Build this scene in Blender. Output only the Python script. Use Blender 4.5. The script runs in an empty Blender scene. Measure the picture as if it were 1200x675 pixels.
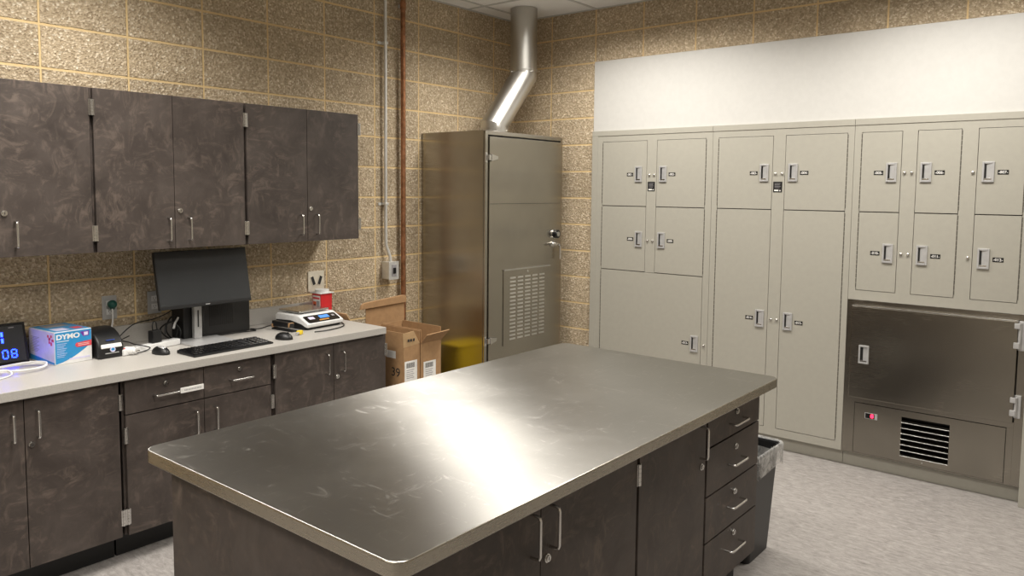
import bpy, bmesh, math, random
from mathutils import Matrix, Vector
random.seed(7)
scene = bpy.context.scene
COL = scene.collection
PI = math.pi

# ------------------------------------------------------------------ node helpers
class NT:
    def __init__(s, name):
        s.m = bpy.data.materials.new(name); s.m.use_nodes = True
        s.t = s.m.node_tree; s.n = s.t.nodes; s.l = s.t.links
        s.b = s.n['Principled BSDF']
    def node(s, typ, **kw):
        n = s.n.new(typ)
        for k, v in kw.items(): setattr(n, k, v)
        return n
    def put(s, sock, v):
        if isinstance(v, bpy.types.NodeSocket): s.l.new(v, sock)
        elif v is not None: sock.default_value = v
    def math(s, op, a, b=None, c=None):
        n = s.node('ShaderNodeMath', operation=op)
        s.put(n.inputs[0], a)
        if b is not None: s.put(n.inputs[1], b)
        if c is not None: s.put(n.inputs[2], c)
        return n.outputs[0]
    def coord(s, scale=(1, 1, 1), rot=(0, 0, 0), kind='Object'):
        tc = s.node('ShaderNodeTexCoord'); mp = s.node('ShaderNodeMapping')
        s.l.new(tc.outputs[kind], mp.inputs[0])
        mp.inputs['Scale'].default_value = scale; mp.inputs['Rotation'].default_value = rot
        return mp.outputs[0]
    def wcoord(s, scale=(1, 1, 1), rot=(0, 0, 0)):
        g = s.node('ShaderNodeNewGeometry'); mp = s.node('ShaderNodeMapping'); s.l.new(g.outputs['Position'], mp.inputs[0])
        mp.inputs['Scale'].default_value = scale; mp.inputs['Rotation'].default_value = rot
        return mp.outputs[0]
    def noise(s, vec, scale, detail=3, rough=.5, dist=0):
        n = s.node('ShaderNodeTexNoise'); s.l.new(vec, n.inputs['Vector'])
        n.inputs['Scale'].default_value = scale; n.inputs['Detail'].default_value = detail
        n.inputs['Roughness'].default_value = rough; n.inputs['Distortion'].default_value = dist
        return n.outputs[0]
    def ramp(s, fac, stops):
        n = s.node('ShaderNodeValToRGB'); s.l.new(fac, n.inputs[0])
        e = n.color_ramp.elements
        while len(e) < len(stops): e.new(.5)
        for el, (p, c) in zip(e, stops):
            el.position = p; el.color = (c[0], c[1], c[2], 1) if not isinstance(c, (int, float)) else (c, c, c, 1)
        return n.outputs[0]
    def mix(s, fac, a, b, mode='MIX'):
        n = s.node('ShaderNodeMix', data_type='RGBA', blend_type=mode)
        s.put(n.inputs[0], fac)
        for i, v in ((6, a), (7, b)):
            s.put(n.inputs[i], (*v, 1) if isinstance(v, tuple) and len(v) == 3 else v)
        return n.outputs[2]
    def maprange(s, v, a, b, c=0, d=1, smooth=True):
        n = s.node('ShaderNodeMapRange'); n.interpolation_type = 'SMOOTHSTEP' if smooth else 'LINEAR'
        s.put(n.inputs[0], v)
        for i, x in enumerate((a, b, c, d)): n.inputs[i + 1].default_value = x
        return n.outputs[0]
    def bump(s, h, strength=.2, dist=.002):
        n = s.node('ShaderNodeBump'); s.l.new(h, n.inputs['Height'])
        n.inputs['Strength'].default_value = strength; n.inputs['Distance'].default_value = dist
        s.l.new(n.outputs[0], s.b.inputs['Normal'])
    def set(s, color=None, rough=None, metal=None, **kw):
        if color is not None: s.put(s.b.inputs['Base Color'], (*color, 1) if isinstance(color, tuple) else color)
        if rough is not None: s.put(s.b.inputs['Roughness'], rough)
        if metal is not None: s.put(s.b.inputs['Metallic'], metal)
        for k, v in kw.items(): s.put(s.b.inputs[k.replace('_', ' ')], v)
        return s

def plain(name, color, rough=.5, metal=0, var=.06, bump=0, **kw):
    t = NT(name)
    v = t.coord()
    n = t.noise(v, 30, 4, .6)
    c = t.mix(t.maprange(n, .3, .7, 0, 1), tuple(x * (1 - var) for x in color), tuple(min(1, x * (1 + var)) for x in color))
    t.set(c, rough, metal, **kw)
    if bump: t.bump(t.noise(v, 400, 2), bump, .0005)
    return t.m

def emissive(name, color, strength):
    t = NT(name); t.set((0, 0, 0), .4)
    t.b.inputs['Emission Color'].default_value = (*color, 1); t.b.inputs['Emission Strength'].default_value = strength
    return t.m

BW, BH = .4064, .2032
def block_mat(name, axis, u0):
    t = NT(name)
    tc = t.node('ShaderNodeTexCoord'); sp = t.node('ShaderNodeSeparateXYZ'); t.l.new(tc.outputs['Object'], sp.inputs[0])
    uu = t.math('DIVIDE', t.math('SUBTRACT', sp.outputs[axis], u0), BW)
    zz = t.math('DIVIDE', sp.outputs[2], BH)
    fu, fz = t.math('FRACT', uu), t.math('FRACT', zz)
    du = t.math('MULTIPLY', t.math('MINIMUM', fu, t.math('SUBTRACT', 1.0, fu)), BW)
    dz = t.math('MULTIPLY', t.math('MINIMUM', fz, t.math('SUBTRACT', 1.0, fz)), BH)
    wob = t.noise(tc.outputs['Object'], 60, 2)
    d = t.math('ADD', t.math('MINIMUM', t.math('ADD', du, .0009), dz), t.math('MULTIPLY', t.math('SUBTRACT', wob, .5), .004))
    mort = t.maprange(d, .0045, .0075, 1, 0)
    cell = t.node('ShaderNodeCombineXYZ'); t.l.new(t.math('FLOOR', uu), cell.inputs[0]); t.l.new(t.math('FLOOR', zz), cell.inputs[1])
    wn = t.node('ShaderNodeTexWhiteNoise'); wn.noise_dimensions = '3D'; t.l.new(cell.outputs[0], wn.inputs['Vector'])
    vo = t.node('ShaderNodeTexVoronoi'); t.l.new(tc.outputs['Object'], vo.inputs['Vector']); vo.inputs['Scale'].default_value = 105
    sc = t.node('ShaderNodeSeparateColor'); t.l.new(vo.outputs['Color'], sc.inputs[0])
    agg = t.ramp(sc.outputs[0], [(0, (.38, .297, .196)), (.4, (.49, .393, .268)), (.75, (.58, .475, .335)), (.93, (.68, .57, .42)), (1, (.80, .71, .56))])
    fine = t.noise(tc.outputs['Object'], 260, 3, .7)
    agg = t.mix(t.maprange(fine, .35, .65), agg, t.mix(1.0, agg, (.80, .79, .77), 'MULTIPLY'))
    blot = t.noise(tc.outputs['Object'], 7, 3)
    tint = t.math('ADD', .80, t.math('ADD', t.math('MULTIPLY', wn.outputs[0], .22), t.math('MULTIPLY', blot, .30)))
    cc = t.node('ShaderNodeCombineColor')
    for i in range(3): t.l.new(tint, cc.inputs[i])
    agg = t.mix(1.0, agg, cc.outputs[0], 'MULTIPLY')
    mc = t.mix(t.noise(tc.outputs['Object'], 9, 3), (.68, .495, .25), (.79, .60, .325))
    t.set(t.mix(mort, agg, mc), .82, 0)
    t.b.inputs['Specular IOR Level'].default_value = .35
    h = t.math('ADD', t.math('MULTIPLY', vo.outputs['Distance'], 1.0), t.math('MULTIPLY', sc.outputs[1], .9))
    h = t.math('MULTIPLY', h, t.math('SUBTRACT', 1.0, mort))
    h = t.math('ADD', h, t.math('MULTIPLY', fine, .4))
    t.bump(h, .85, .006)
    return t.m

def laminate_mat():
    t = NT('brown_laminate'); v = t.wcoord()
    a = t.noise(v, 5, 5, .6, .8)
    base = t.ramp(a, [(.30, (.041, .0325, .0285)), (.5, (.059, .047, .041)), (.72, (.080, .065, .057))])
    w1 = t.noise(t.wcoord((1, .75, 1.6), (.75, 0, 0)), 13, 8, .68, 1.3)
    w2 = t.noise(t.wcoord((1, 1.5, .75), (.25, 0, 0)), 13, 8, .68, 1.3)
    sel = t.maprange(t.noise(v, 6, 3, .5, .5), .44, .56)
    w = t.math('ADD', t.math('MULTIPLY', w1, sel), t.math('MULTIPLY', w2, t.math('SUBTRACT', 1.0, sel)))
    wis = t.maprange(w, .46, .70, 0, .42)
    msk = t.maprange(t.noise(v, 4.0, 3), .36, .60, .32, 1)
    t.set(t.mix(t.math('MULTIPLY', wis, msk), base, (.205, .158, .128)), t.maprange(w, .3, .7, .44, .54), 0)
    t.b.inputs['Specular IOR Level'].default_value = .35
    return t.m

def steel_mat(name, color, rough, brush=(1, 1, 1), aniso=0, tangent=None, rvar=.08, bs=.04, scratch=False):
    t = NT(name); v = t.coord(brush)
    n = t.noise(v, 60, 4, .6)
    r = t.maprange(n, .3, .7, rough - rvar, rough + rvar)
    cl = t.noise(t.coord(), 2.2, 4, .55, .4)
    r = t.math('ADD', r, t.maprange(cl, .35, .65, -rvar * .5, rvar * .5))
    col = t.mix(t.maprange(cl, .35, .65), color, tuple(c * 1.12 for c in color))
    h = n
    if scratch:
        # wipe marks and scuffs that stay with the sheet
        sw = t.noise(t.coord((1, 3.0, 1), (0, 0, .8)), 7, 9, .72, 1.6)
        sw2 = t.noise(t.coord((3.2, 1, 1), (0, 0, -.4)), 6, 9, .72, 1.3)
        s1 = t.math('MAXIMUM', t.maprange(sw, .57, .72), t.maprange(sw2, .58, .73))
        r = t.math('ADD', r, t.math('MULTIPLY', s1, .14))
        col = t.mix(t.math('MULTIPLY', s1, .45), col, (.82, .80, .77))
    t.set(col, r, 1.0)
    t.bump(h, bs, .0004)
    if aniso:
        t.b.inputs['Anisotropic'].default_value = aniso
        if tangent == 'horizontal':      # brushed up and down: tangent runs level along each face
            gm = t.node('ShaderNodeNewGeometry'); c = t.node('ShaderNodeVectorMath', operation='CROSS_PRODUCT')
            t.l.new(gm.outputs['True Normal'], c.inputs[0]); c.inputs[1].default_value = (0, 0, 1)
        else:
            c = t.node('ShaderNodeCombineXYZ')
            for i in range(3): c.inputs[i].default_value = tangent[i]
        t.l.new(c.outputs[0], t.b.inputs['Tangent'])
    return t.m

def floor_mat():
    t = NT('grey_vinyl'); 
    n1 = t.noise(t.coord((3.6, 10, 1), (0, 0, .12)), 5, 10, .78, .6)
    n2 = t.noise(t.coord((14, 32, 1), (0, 0, -.1)), 6, 6, .75)
    c = t.ramp(n1, [(.30, (.13, .118, .110)), (.45, (.25, .232, .220)), (.60, (.345, .324, .308)), (.78, (.49, .467, .448))])
    c = t.mix(t.maprange(n2, .42, .72, 0, .5), c, (.24, .222, .206))
    t.set(c, .42, 0); t.bump(t.noise(t.coord(), 200, 2), .04, .0005)
    return t.m

def ceil_mat():
    t = NT('ceiling_tile'); v = t.coord()
    n = t.noise(v, 300, 3, .7)
    t.set(t.mix(t.maprange(n, .3, .7), (.72, .72, .71), (.82, .82, .81)), .9, 0); t.bump(n, .3, .002)
    return t.m

def counter_mat():
    t = NT('offwhite_laminate'); v = t.coord()
    n = t.noise(v, 240, 3, .7)
    t.set(t.ramp(n, [(.3, (.37, .350, .322)), (.55, (.445, .425, .394)), (.75, (.495, .475, .443))]), .38, 0)
    return t.m

M = dict(
    block_left=block_mat('split_block_left', 1, -.2606), block_back=block_mat('split_block_back', 0, .378),
    laminate=laminate_mat(), floor=floor_mat(), ceil=ceil_mat(), counter=counter_mat(),
    steel_top=steel_mat('brushed_steel_top', (.345, .337, .32), .345, (9, .12, 1), .96, (1, 0, 0), .02, .012, True),
    steel_edge=steel_mat('brushed_steel_edge', (.36, .335, .285), .28, (.3, .3, 4), 0, None, .02, .0),
    steel_cab=steel_mat('brushed_steel_cabinet', (.41, .385, .338), .24, (.15, .15, 9), .8, 'horizontal', .02, .01),
    steel_fridge=steel_mat('brushed_steel_fridge', (.275, .255, .22), .25, (.15, .15, 12), .35, 'horizontal', .02, .01),
    duct=steel_mat('galvanised_duct', (.54, .53, .50), .36, (1, 1, .1), 0, None, .015, .0),
    chrome=plain('satin_chrome', (.66, .65, .63), .24, 1),
    conduit=plain('galvanised_conduit', (.74, .74, .72), .42, .6),
    copper=plain('aged_copper', (.36, .17, .085), .45, .8, .3),
    beige=plain('beige_locker_paint', (.365, .350, .302), .40, 0, .02),
    beige_dark=plain('beige_shadow_gap', (.10, .092, .075), .6),
    white_wall=plain('white_wall_paint', (.55, .542, .518), .34, 0, .02),
    cream_wall=plain('cream_wall_paint', (.55, .50, .42), .8),
    black=plain('black_plastic', (.0065, .0065, .007), .40),
    black_gloss=plain('black_gloss_plastic', (.005, .005, .006), .2),
    dark_gap=plain('dark_recess', (.008, .007, .006), .8),
    rubber=plain('black_rubber_base', (.012, .012, .012), .55),
    screen=plain('dark_screen_glass', (.034, .036, .038), .20, 0, .02),
    silver=plain('silver_plastic', (.50, .50, .50), .32, .35),
    white=plain('white_plastic', (.72, .72, .71), .4),
    paper=plain('white_paper', (.74, .73, .70), .8),
    ivory=plain('ivory_plastic', (.68, .63, .52), .45),
    card=plain('brown_cardboard', (.34, .20, .095), .85, 0, .08),
    card_lit=plain('lit_cardboard', (.50, .33, .17), .85, 0, .06),  # same cardboard, lightened so the colour carries light caught by a flap
    ink=plain('black_ink', (.02, .02, .02), .7),
    red=plain('red_plastic', (.60, .025, .03), .35),
    orange=plain('orange_sticker', (.62, .10, .03), .6),
    yellow=plain('yellow_plastic', (.78, .56, .02), .4),
    blue=plain('blue_print', (.02, .24, .52), .4), dkblue=plain('deep_blue_print', (.03, .07, .30), .4),
    purple=plain('violet_print', (.14, .03, .30), .4), lilac=plain('lilac_print', (.62, .60, .78), .45),
    redprint=plain('red_print', (.62, .06, .08), .4), greyprint=plain('grey_print', (.30, .29, .30), .5),
    green=plain('dark_green_plastic', (.008, .085, .065), .4),
    clear_bag=None,
    led_blue=emissive('blue_led', (.004, .014, 1.0), 36), led_red=emissive('red_led', (1, .02, .06), 5),
    lcd=emissive('blue_lcd', (.12, .38, .95), 1.1), lcd_o=emissive('orange_lcd', (1, .42, .08), .8),
)
def bag_mat():
    t = NT('thin_plastic_film'); v = t.coord()
    n = t.noise(v, 22, 4, .6, 1.0)
    t.set((.80, .80, .79), .22, 0)
    t.b.inputs['Alpha'].default_value = 1
    t.l.new(t.maprange(n, .35, .7, .30, .62), t.b.inputs['Alpha'])
    t.bump(n, .6, .01)
    return t.m
M['clear_bag'] = bag_mat()

# ------------------------------------------------------------------ mesh builder
LEFT = lambda x, y=0, z=0: Matrix(((0, 0, 1, x), (1, 0, 0, y), (0, 1, 0, z), (0, 0, 0, 1)))    # (u,v,n) -> +y, +z, +x   faces +x
BACK = lambda x, y, z=0: Matrix(((1, 0, 0, x), (0, 0, -1, y), (0, 1, 0, z), (0, 0, 0, 1)))     # (u,v,n) -> +x, +z, -y   faces -y
SIDE = lambda x, y, z=0: Matrix(((-1, 0, 0, x), (0, 0, 1, y), (0, 1, 0, z), (0, 0, 0, 1)))     # faces +y
TOP = lambda x, y, z=0: Matrix.Translation((x, y, z))

class MB:
    def __init__(s, T=None):
        s.bm = bmesh.new(); s.T = T or Matrix.Identity(4); s.mats = []
    def mi(s, m):
        if m not in s.mats: s.mats.append(m)
        return s.mats.index(m)
    def _merge(s, tb, mat, T=None):
        tb.transform((s.T if T is None else T))
        i = s.mi(mat)
        for f in tb.faces: f.material_index = i
        me = bpy.data.meshes.new('tmp'); tb.to_mesh(me); tb.free()
        s.bm.from_mesh(me); bpy.data.meshes.remove(me)
        return s
    def box(s, a0, a1, b0, b1, c0, c1, mat, bev=0, seg=2, T=None):
        tb = bmesh.new(); bmesh.ops.create_cube(tb, size=1)
        for v in tb.verts:
            v.co = Vector((a0 + (v.co.x + .5) * (a1 - a0), b0 + (v.co.y + .5) * (b1 - b0), c0 + (v.co.z + .5) * (c1 - c0)))
        bev = min(bev, .45 * min(abs(a1 - a0), abs(b1 - b0), abs(c1 - c0)))
        if bev > 0: bmesh.ops.bevel(tb, geom=list(tb.edges), offset=bev, segments=seg, affect='EDGES', profile=.5)
        return s._merge(tb, mat, T)
    def hexa(s, pts, mat, bev=0):
        """eight corners: bottom four then top four, same winding"""
        tb = bmesh.new(); v = [tb.verts.new(p) for p in pts]
        for f in ((3, 2, 1, 0), (4, 5, 6, 7), (0, 1, 5, 4), (1, 2, 6, 5), (2, 3, 7, 6), (3, 0, 4, 7)): tb.faces.new([v[i] for i in f])
        bmesh.ops.recalc_face_normals(tb, faces=tb.faces)
        if bev: bmesh.ops.bevel(tb, geom=list(tb.edges), offset=bev, segments=2, affect='EDGES', profile=.5)
        return s._merge(tb, mat)
    def prism(s, poly, c0, c1, mat, bev=0, T=None, seg=2):
        """polygon in (a,b), extruded along c"""
        tb = bmesh.new()
        lo = [tb.verts.new((p[0], p[1], c0)) for p in poly]; hi = [tb.verts.new((p[0], p[1], c1)) for p in poly]
        n = len(poly); tb.faces.new(lo[::-1]); tb.faces.new(hi)
        for i in range(n): tb.faces.new((lo[i], lo[(i + 1) % n], hi[(i + 1) % n], hi[i]))
        bmesh.ops.recalc_face_normals(tb, faces=tb.faces)
        if bev:
            es = [e for e in tb.edges if abs(e.verts[0].co.z - e.verts[1].co.z) < 1e-7]
            bmesh.ops.bevel(tb, geom=es, offset=bev, segments=seg, affect='EDGES', profile=.5)
        return s._merge(tb, mat, T)
    def cyl(s, p0, p1, r, mat, seg=20, r2=None, T=None, cap=True):
        p0, p1 = Vector(p0), Vector(p1); d = p1 - p0
        tb = bmesh.new()
        bmesh.ops.create_cone(tb, cap_ends=cap, segments=seg, radius1=r, radius2=r if r2 is None else r2, depth=d.length)
        tb.transform(Matrix.Translation((p0 + p1) / 2) @ d.to_track_quat('Z', 'Y').to_matrix().to_4x4())
        return s._merge(tb, mat, T)
    def tube(s, pts, r, mat, seg=8, T=None, smooth=0, mitre=False):
        P = [Vector(p) for p in pts]
        if smooth: P = catmull(P, smooth)
        tb = bmesh.new(); rings = []
        t0 = (P[1] - P[0]).normalized()
        a = t0.orthogonal().normalized()
        for i, p in enumerate(P):
            d = (P[min(i + 1, len(P) - 1)] - P[max(i - 1, 0)]).normalized()
            a = (a - d * a.dot(d)).normalized(); b = d.cross(a)
            e0, e1 = (p - P[max(i - 1, 0)]), (P[min(i + 1, len(P) - 1)] - p); mv, ms = None, 1
            if mitre and e0.length and e1.length:
                e0.normalize(); e1.normalize()
                d = (e0 + e1).normalized(); a = (a - d * a.dot(d)).normalized(); b = d.cross(a)
                mv = (e1 - e0); ms = 1 / max(.3, e0.dot(d)); mv = mv.normalized() if mv.length > 1e-6 else None
            ring = []
            for k in range(seg):
                o = (a * math.cos(2 * PI * k / seg) + b * math.sin(2 * PI * k / seg)) * r
                if mv is not None: o += mv * o.dot(mv) * (ms - 1)
                ring.append(tb.verts.new(p + o))
            rings.append(ring)
        for i in range(len(rings) - 1):
            for k in range(seg):
                tb.faces.new((rings[i][k], rings[i][(k + 1) % seg], rings[i + 1][(k + 1) % seg], rings[i + 1][k]))
        tb.faces.new(rings[0][::-1]); tb.faces.new(rings[-1])
        bmesh.ops.recalc_face_normals(tb, faces=tb.faces)
        return s._merge(tb, mat, T)
    def ball(s, c, rad, mat, T=None, cut=None):
        tb = bmesh.new(); bmesh.ops.create_uvsphere(tb, u_segments=20, v_segments=12, radius=1)
        for v in tb.verts:
            if cut is not None and v.co.z < cut: v.co.z = cut
            v.co = Vector((c[0] + v.co.x * rad[0], c[1] + v.co.y * rad[1], c[2] + v.co.z * rad[2]))
        return s._merge(tb, mat, T)
    def text(s, body, size, u, v, n, mat, depth=.0004, T=None, align='CENTER', bold=0, sx=1.0):
        cu = bpy.data.curves.new('txt', 'FONT'); cu.body = body; cu.size = size; cu.align_x = align; cu.align_y = 'CENTER'
        cu.extrude = depth; cu.offset = bold
        ob = bpy.data.objects.new('txt', cu); COL.objects.link(ob)
        dg = bpy.context.evaluated_depsgraph_get(); dg.update()
        me = bpy.data.meshes.new_from_object(ob.evaluated_get(dg))
        tb = bmesh.new(); tb.from_mesh(me)
        bpy.data.objects.remove(ob); bpy.data.curves.remove(cu); bpy.data.meshes.remove(me)
        tb.transform(Matrix.Translation((u, v, n)) @ Matrix.Diagonal((sx, 1, 1, 1)))
        return s._merge(tb, mat, T)
    def build(s, name, parent=None, angle=35, kind=None, label=None):
        me = bpy.data.meshes.new(name)
        off = Vector((0, 0, 0)) if parent is None else base_of(parent)
        s.bm.transform(Matrix.Translation(-off))
        s.bm.to_mesh(me); s.bm.free()
        for m in s.mats: me.materials.append(m)
        for p in me.polygons: p.use_smooth = True
        me.set_sharp_from_angle(angle=math.radians(angle))
        o = bpy.data.objects.new(name, me); COL.objects.link(o)
        wnm = o.modifiers.new('flat_faces', 'WEIGHTED_NORMAL'); wnm.mode = 'FACE_AREA'; wnm.weight = 100; wnm.keep_sharp = True; wnm.thresh = .01
        if parent is not None: o.parent = parent
        if kind: o['kind'] = kind
        if label: o['label'] = label
        return o

def catmull(P, k):
    out = []
    for i in range(len(P) - 1):
        a, b, c, d = P[max(i - 1, 0)], P[i], P[i + 1], P[min(i + 2, len(P) - 1)]
        for j in range(k):
            t = j / k
            out.append(.5 * ((2 * b) + (c - a) * t + (2 * a - 5 * b + 4 * c - d) * t * t + (3 * b - a - 3 * c + d) * t ** 3))
    return out + [P[-1]]

BASE = {}
def base_of(o):
    while o.parent is not None: o = o.parent
    return BASE.get(o.name, Vector((0, 0, 0)))
def thing(name, label, cat, loc, group=None, rotz=0):
    """Empty at the base.  With rotz the parts are written in the thing's own frame."""
    o = bpy.data.objects.new(name, None); COL.objects.link(o); o.location = loc
    o.empty_display_size = .05
    if rotz is not None and rotz != 0:
        o.rotation_euler = (0, 0, rotz); BASE[o.name] = Vector((0, 0, 0))
    else: BASE[o.name] = Vector(loc)
    o['label'] = label; o['category'] = cat
    if group: o['group'] = group
    return o
def local_thing(name, label, cat, loc, rotz=0, group=None):
    o = bpy.data.objects.new(name, None); COL.objects.link(o); o.location = loc; o.rotation_euler = (0, 0, rotz)
    BASE[o.name] = Vector((0, 0, 0)); o.empty_display_size = .05
    o['label'] = label; o['category'] = cat
    if group: o['group'] = group
    return o
def tag(o, label, cat, group=None):
    o['label'] = label; o['category'] = cat
    if group: o['group'] = group
    return o
def struct(b, name): return b.build(name, None, kind='structure')

# ------------------------------------------------------------------ room
CEIL = 3.036; XR = 5.7; YF = -7.4
struct(MB().box(-.2, XR + .2, YF - .2, .2, -.12, 0, M['floor']), 'floor')
struct(MB().box(-.2, 0, YF - .2, .2, 0, CEIL + .12, M['block_left']), 'wall_left')
struct(MB().box(0, .786, 0, .2, 0, CEIL + .12, M['block_back']), 'wall_back')
struct(MB().box(.786, XR + .2, 0, .2, 2.63, CEIL + .12, M['block_back']), 'wall_back_upper')
struct(MB().box(3.722, XR + .2, 0, .2, 0, 2.63, M['cream_wall']), 'wall_back_side')
struct(MB().box(.6, XR + .2, .62, .72, 0, 2.9, M['cream_wall']), 'wall_behind_lockers')
struct(MB().box(XR, XR + .2, YF, 0, 0, CEIL + .12, M['cream_wall']), 'wall_right')
struct(MB().box(0, XR, YF - .2, YF, 0, CEIL + .12, M['cream_wall']), 'wall_front')
struct(MB().box(0, XR, YF, 0, CEIL, CEIL + .12, M['ceil']), 'ceiling')
# suspended ceiling grid
g = MB(); tb_m = plain('ceiling_grid', (.50, .50, .49), .5)
k = 0
for i in range(10):
    x = .18 + i * .61
    if x < XR: g.box(x - .012, x + .012, YF, 0, CEIL - .004, CEIL + .002, tb_m)
for i in range(12):
    y = -.575 - i * .61
    if y > YF: g.box(0, XR, y - .012, y + .012, CEIL - .0042, CEIL + .002, tb_m)
g.box(0, .022, YF, 0, CEIL - .005, CEIL + .002, tb_m); g.box(0, XR, -.022, 0, CEIL - .005, CEIL + .002, tb_m)
struct(g, 'trim_1')
# smooth white infill over the lockers
struct(MB().box(.7865, XR, -.012, .012, 2.127, 2.645, M['white_wall'], .002), 'wall_upper_infill')
# beige side post that ends the locker run
struct(MB().box(3.6015, 3.722, -.075, .12, 0, 2.12, M['beige'], .003), 'trim_2')

# ------------------------------------------------------------------ hardware
def pull(T, u, v, parent, L=.112, vert=True, out=.032, r=.0045, label=None):
    h = L / 2; c = .010
    prof = [(-h, 0), (-h, out - c), (-h + c * .3, out - c * .3), (-h + c, out), (h - c, out), (h - c * .3, out - c * .3), (h, out - c), (h, 0)]
    pts = [((u, v + a, n) if vert else (u + a, v, n)) for a, n in prof]
    return MB(T).tube(pts, r, M['chrome'], 10).build('handle', parent)
def lock(T, u, v, parent, r=.0125):
    b = MB(T); b.cyl((u, v, 0), (u, v, .006), r, M['chrome'], 20); b.cyl((u, v, .006), (u, v, .011), r * .72, M['chrome'], 20)
    b.box(u - .0012, u + .0012, v - .005, v + .005, .0108, .0114, M['ink'])
    return b.build('lock', parent)
def hinge(T, u, v, parent, L=.072):
    b = MB(T); w = .0085
    for du in (-.006, .006): b.box(u + du - .0045, u + du + .0045, v - L / 2, v + L / 2, -.004, .004, M['chrome'], .0008)
    for i in range(5):
        z0 = v - L / 2 + i * L / 5
        b.cyl((u, z0 + .0006, .005), (u, z0 + L / 5 - .0006, .005), .0048, M['chrome'], 12)
    return b.build('hinge', parent)

def panel_part(name, T, u0, u1, v0, v1, parent, th=.019, mat=None, label=None):
    return MB(T).box(u0 + .0015, u1 - .0015, v0 + .0015, v1 - .0015, -th, 0, mat or M['laminate'], .0014, 2).build(name, parent, label=label)

# ------------------------------------------------------------------ wall cabinets
UX = .36; UZ0, UZ1 = 1.380, 2.126
wall_cabs = [
    (-4.210, -3.825, -3.447, 'brown laminate wall cabinet cut off by the picture edge above the digital clock', (-3.762, None), -3.800),
    (-3.434, -3.064, -2.680, 'brown laminate two-door wall cabinet above the computer monitor', (-3.100, -2.996), -3.038),
    (-2.666, -2.286, -1.917, 'brown laminate two-door wall cabinet above the balance, its end panel showing', (-2.336, -2.229), -2.268),
]
for y0, ym, y1, lab, (h1, h2), lk in wall_cabs:
    t = thing('wall_cabinet', lab, 'cabinet', (0, (y0 + y1) / 2, UZ0), 'wall cabinets above the counter')
    b = MB(); e = .004
    b.box(.001, UX - .022, y0 - .005, y0 + .013, UZ0, UZ1, M['laminate'], .001); b.box(.001, UX - .022, y1 - .013, y1 + .005, UZ0, UZ1, M['laminate'], .001)
    b.box(.001, UX - .022, y0 + .013, y1 - .013, UZ0 + .002, UZ0 + .02, M['laminate']); b.box(.001, UX - .022, y0 + .013, y1 - .013, UZ1 - .02, UZ1 - .002, M['laminate'])
    b.box(.001, .012, y0 + .013, y1 - .013, UZ0 + .02, UZ1 - .02, M['dark_gap'])
    b.box(.012, UX - .03, y0 + .013, y1 - .013, (UZ0 + UZ1) / 2 - .009, (UZ0 + UZ1) / 2 + .009, M['laminate'])
    b.build('body', t)
    T = LEFT(UX)
    d1 = panel_part('door', T, y0, ym, UZ0, UZ1, t); d2 = panel_part('door', T, ym, y1, UZ0, UZ1, t)
    if h2 is None:
        pull(T, h1, 1.476, d2); lock(T, lk, 1.567, d2)
        pull(T, 2 * ym - h1, 1.476, d1)
    else:
        pull(T, h1, 1.476, d1); pull(T, h2, 1.476, d2); lock(T, lk, 1.567, d2)
    for zz in (2.037, 1.469):
        hinge(T, y1 + .004, zz, d2); hinge(T, y0 - .004, zz, d1)

# ------------------------------------------------------------------ base cabinets
BX = .615; BZ0, BZ1 = .127, .834
def base_body(t, x0, x1, y0, y1, kick):
    b = MB()
    for a, c in ((y0, y0 + .018), (y1 - .018, y1)): b.box(x0, x1, a, c, BZ0, BZ1, M['laminate'], .001)
    b.box(x0, x0 + .012, y0 + .018, y1 - .018, BZ0, BZ1, M['laminate']); b.box(x0, x1, y0 + .018, y1 - .018, BZ0, BZ0 + .018, M['laminate'])
    b.box(x0 + .012, x1, y0 + .018, y1 - .018, BZ1 - .018, BZ1, M['dark_gap'])
    b.box(x1 - .012, x1 - .004, y0 + .018, y1 - .018, BZ0 + .018, BZ1 - .018, M['dark_gap'])
    b.build('body', t)
    MB().box(x0 + kick[2], kick[0], y0 + kick[1], y1 - kick[1], 0, BZ0, M['rubber']).build('toe_kick', t, label='black rubber toe kick')
LOCS = [
    ('door', -4.225, -3.840, -3.469, 'dark brown two-door base cabinet below the digital clock'),
    ('draw', -3.444, -3.074, -2.707, 'dark brown base cabinet with two drawers over two doors below the keyboard'),
    ('door', -2.685, -2.310, -1.931, 'dark brown two-door base cabinet below the balance, next to the cartons'),
]
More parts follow.
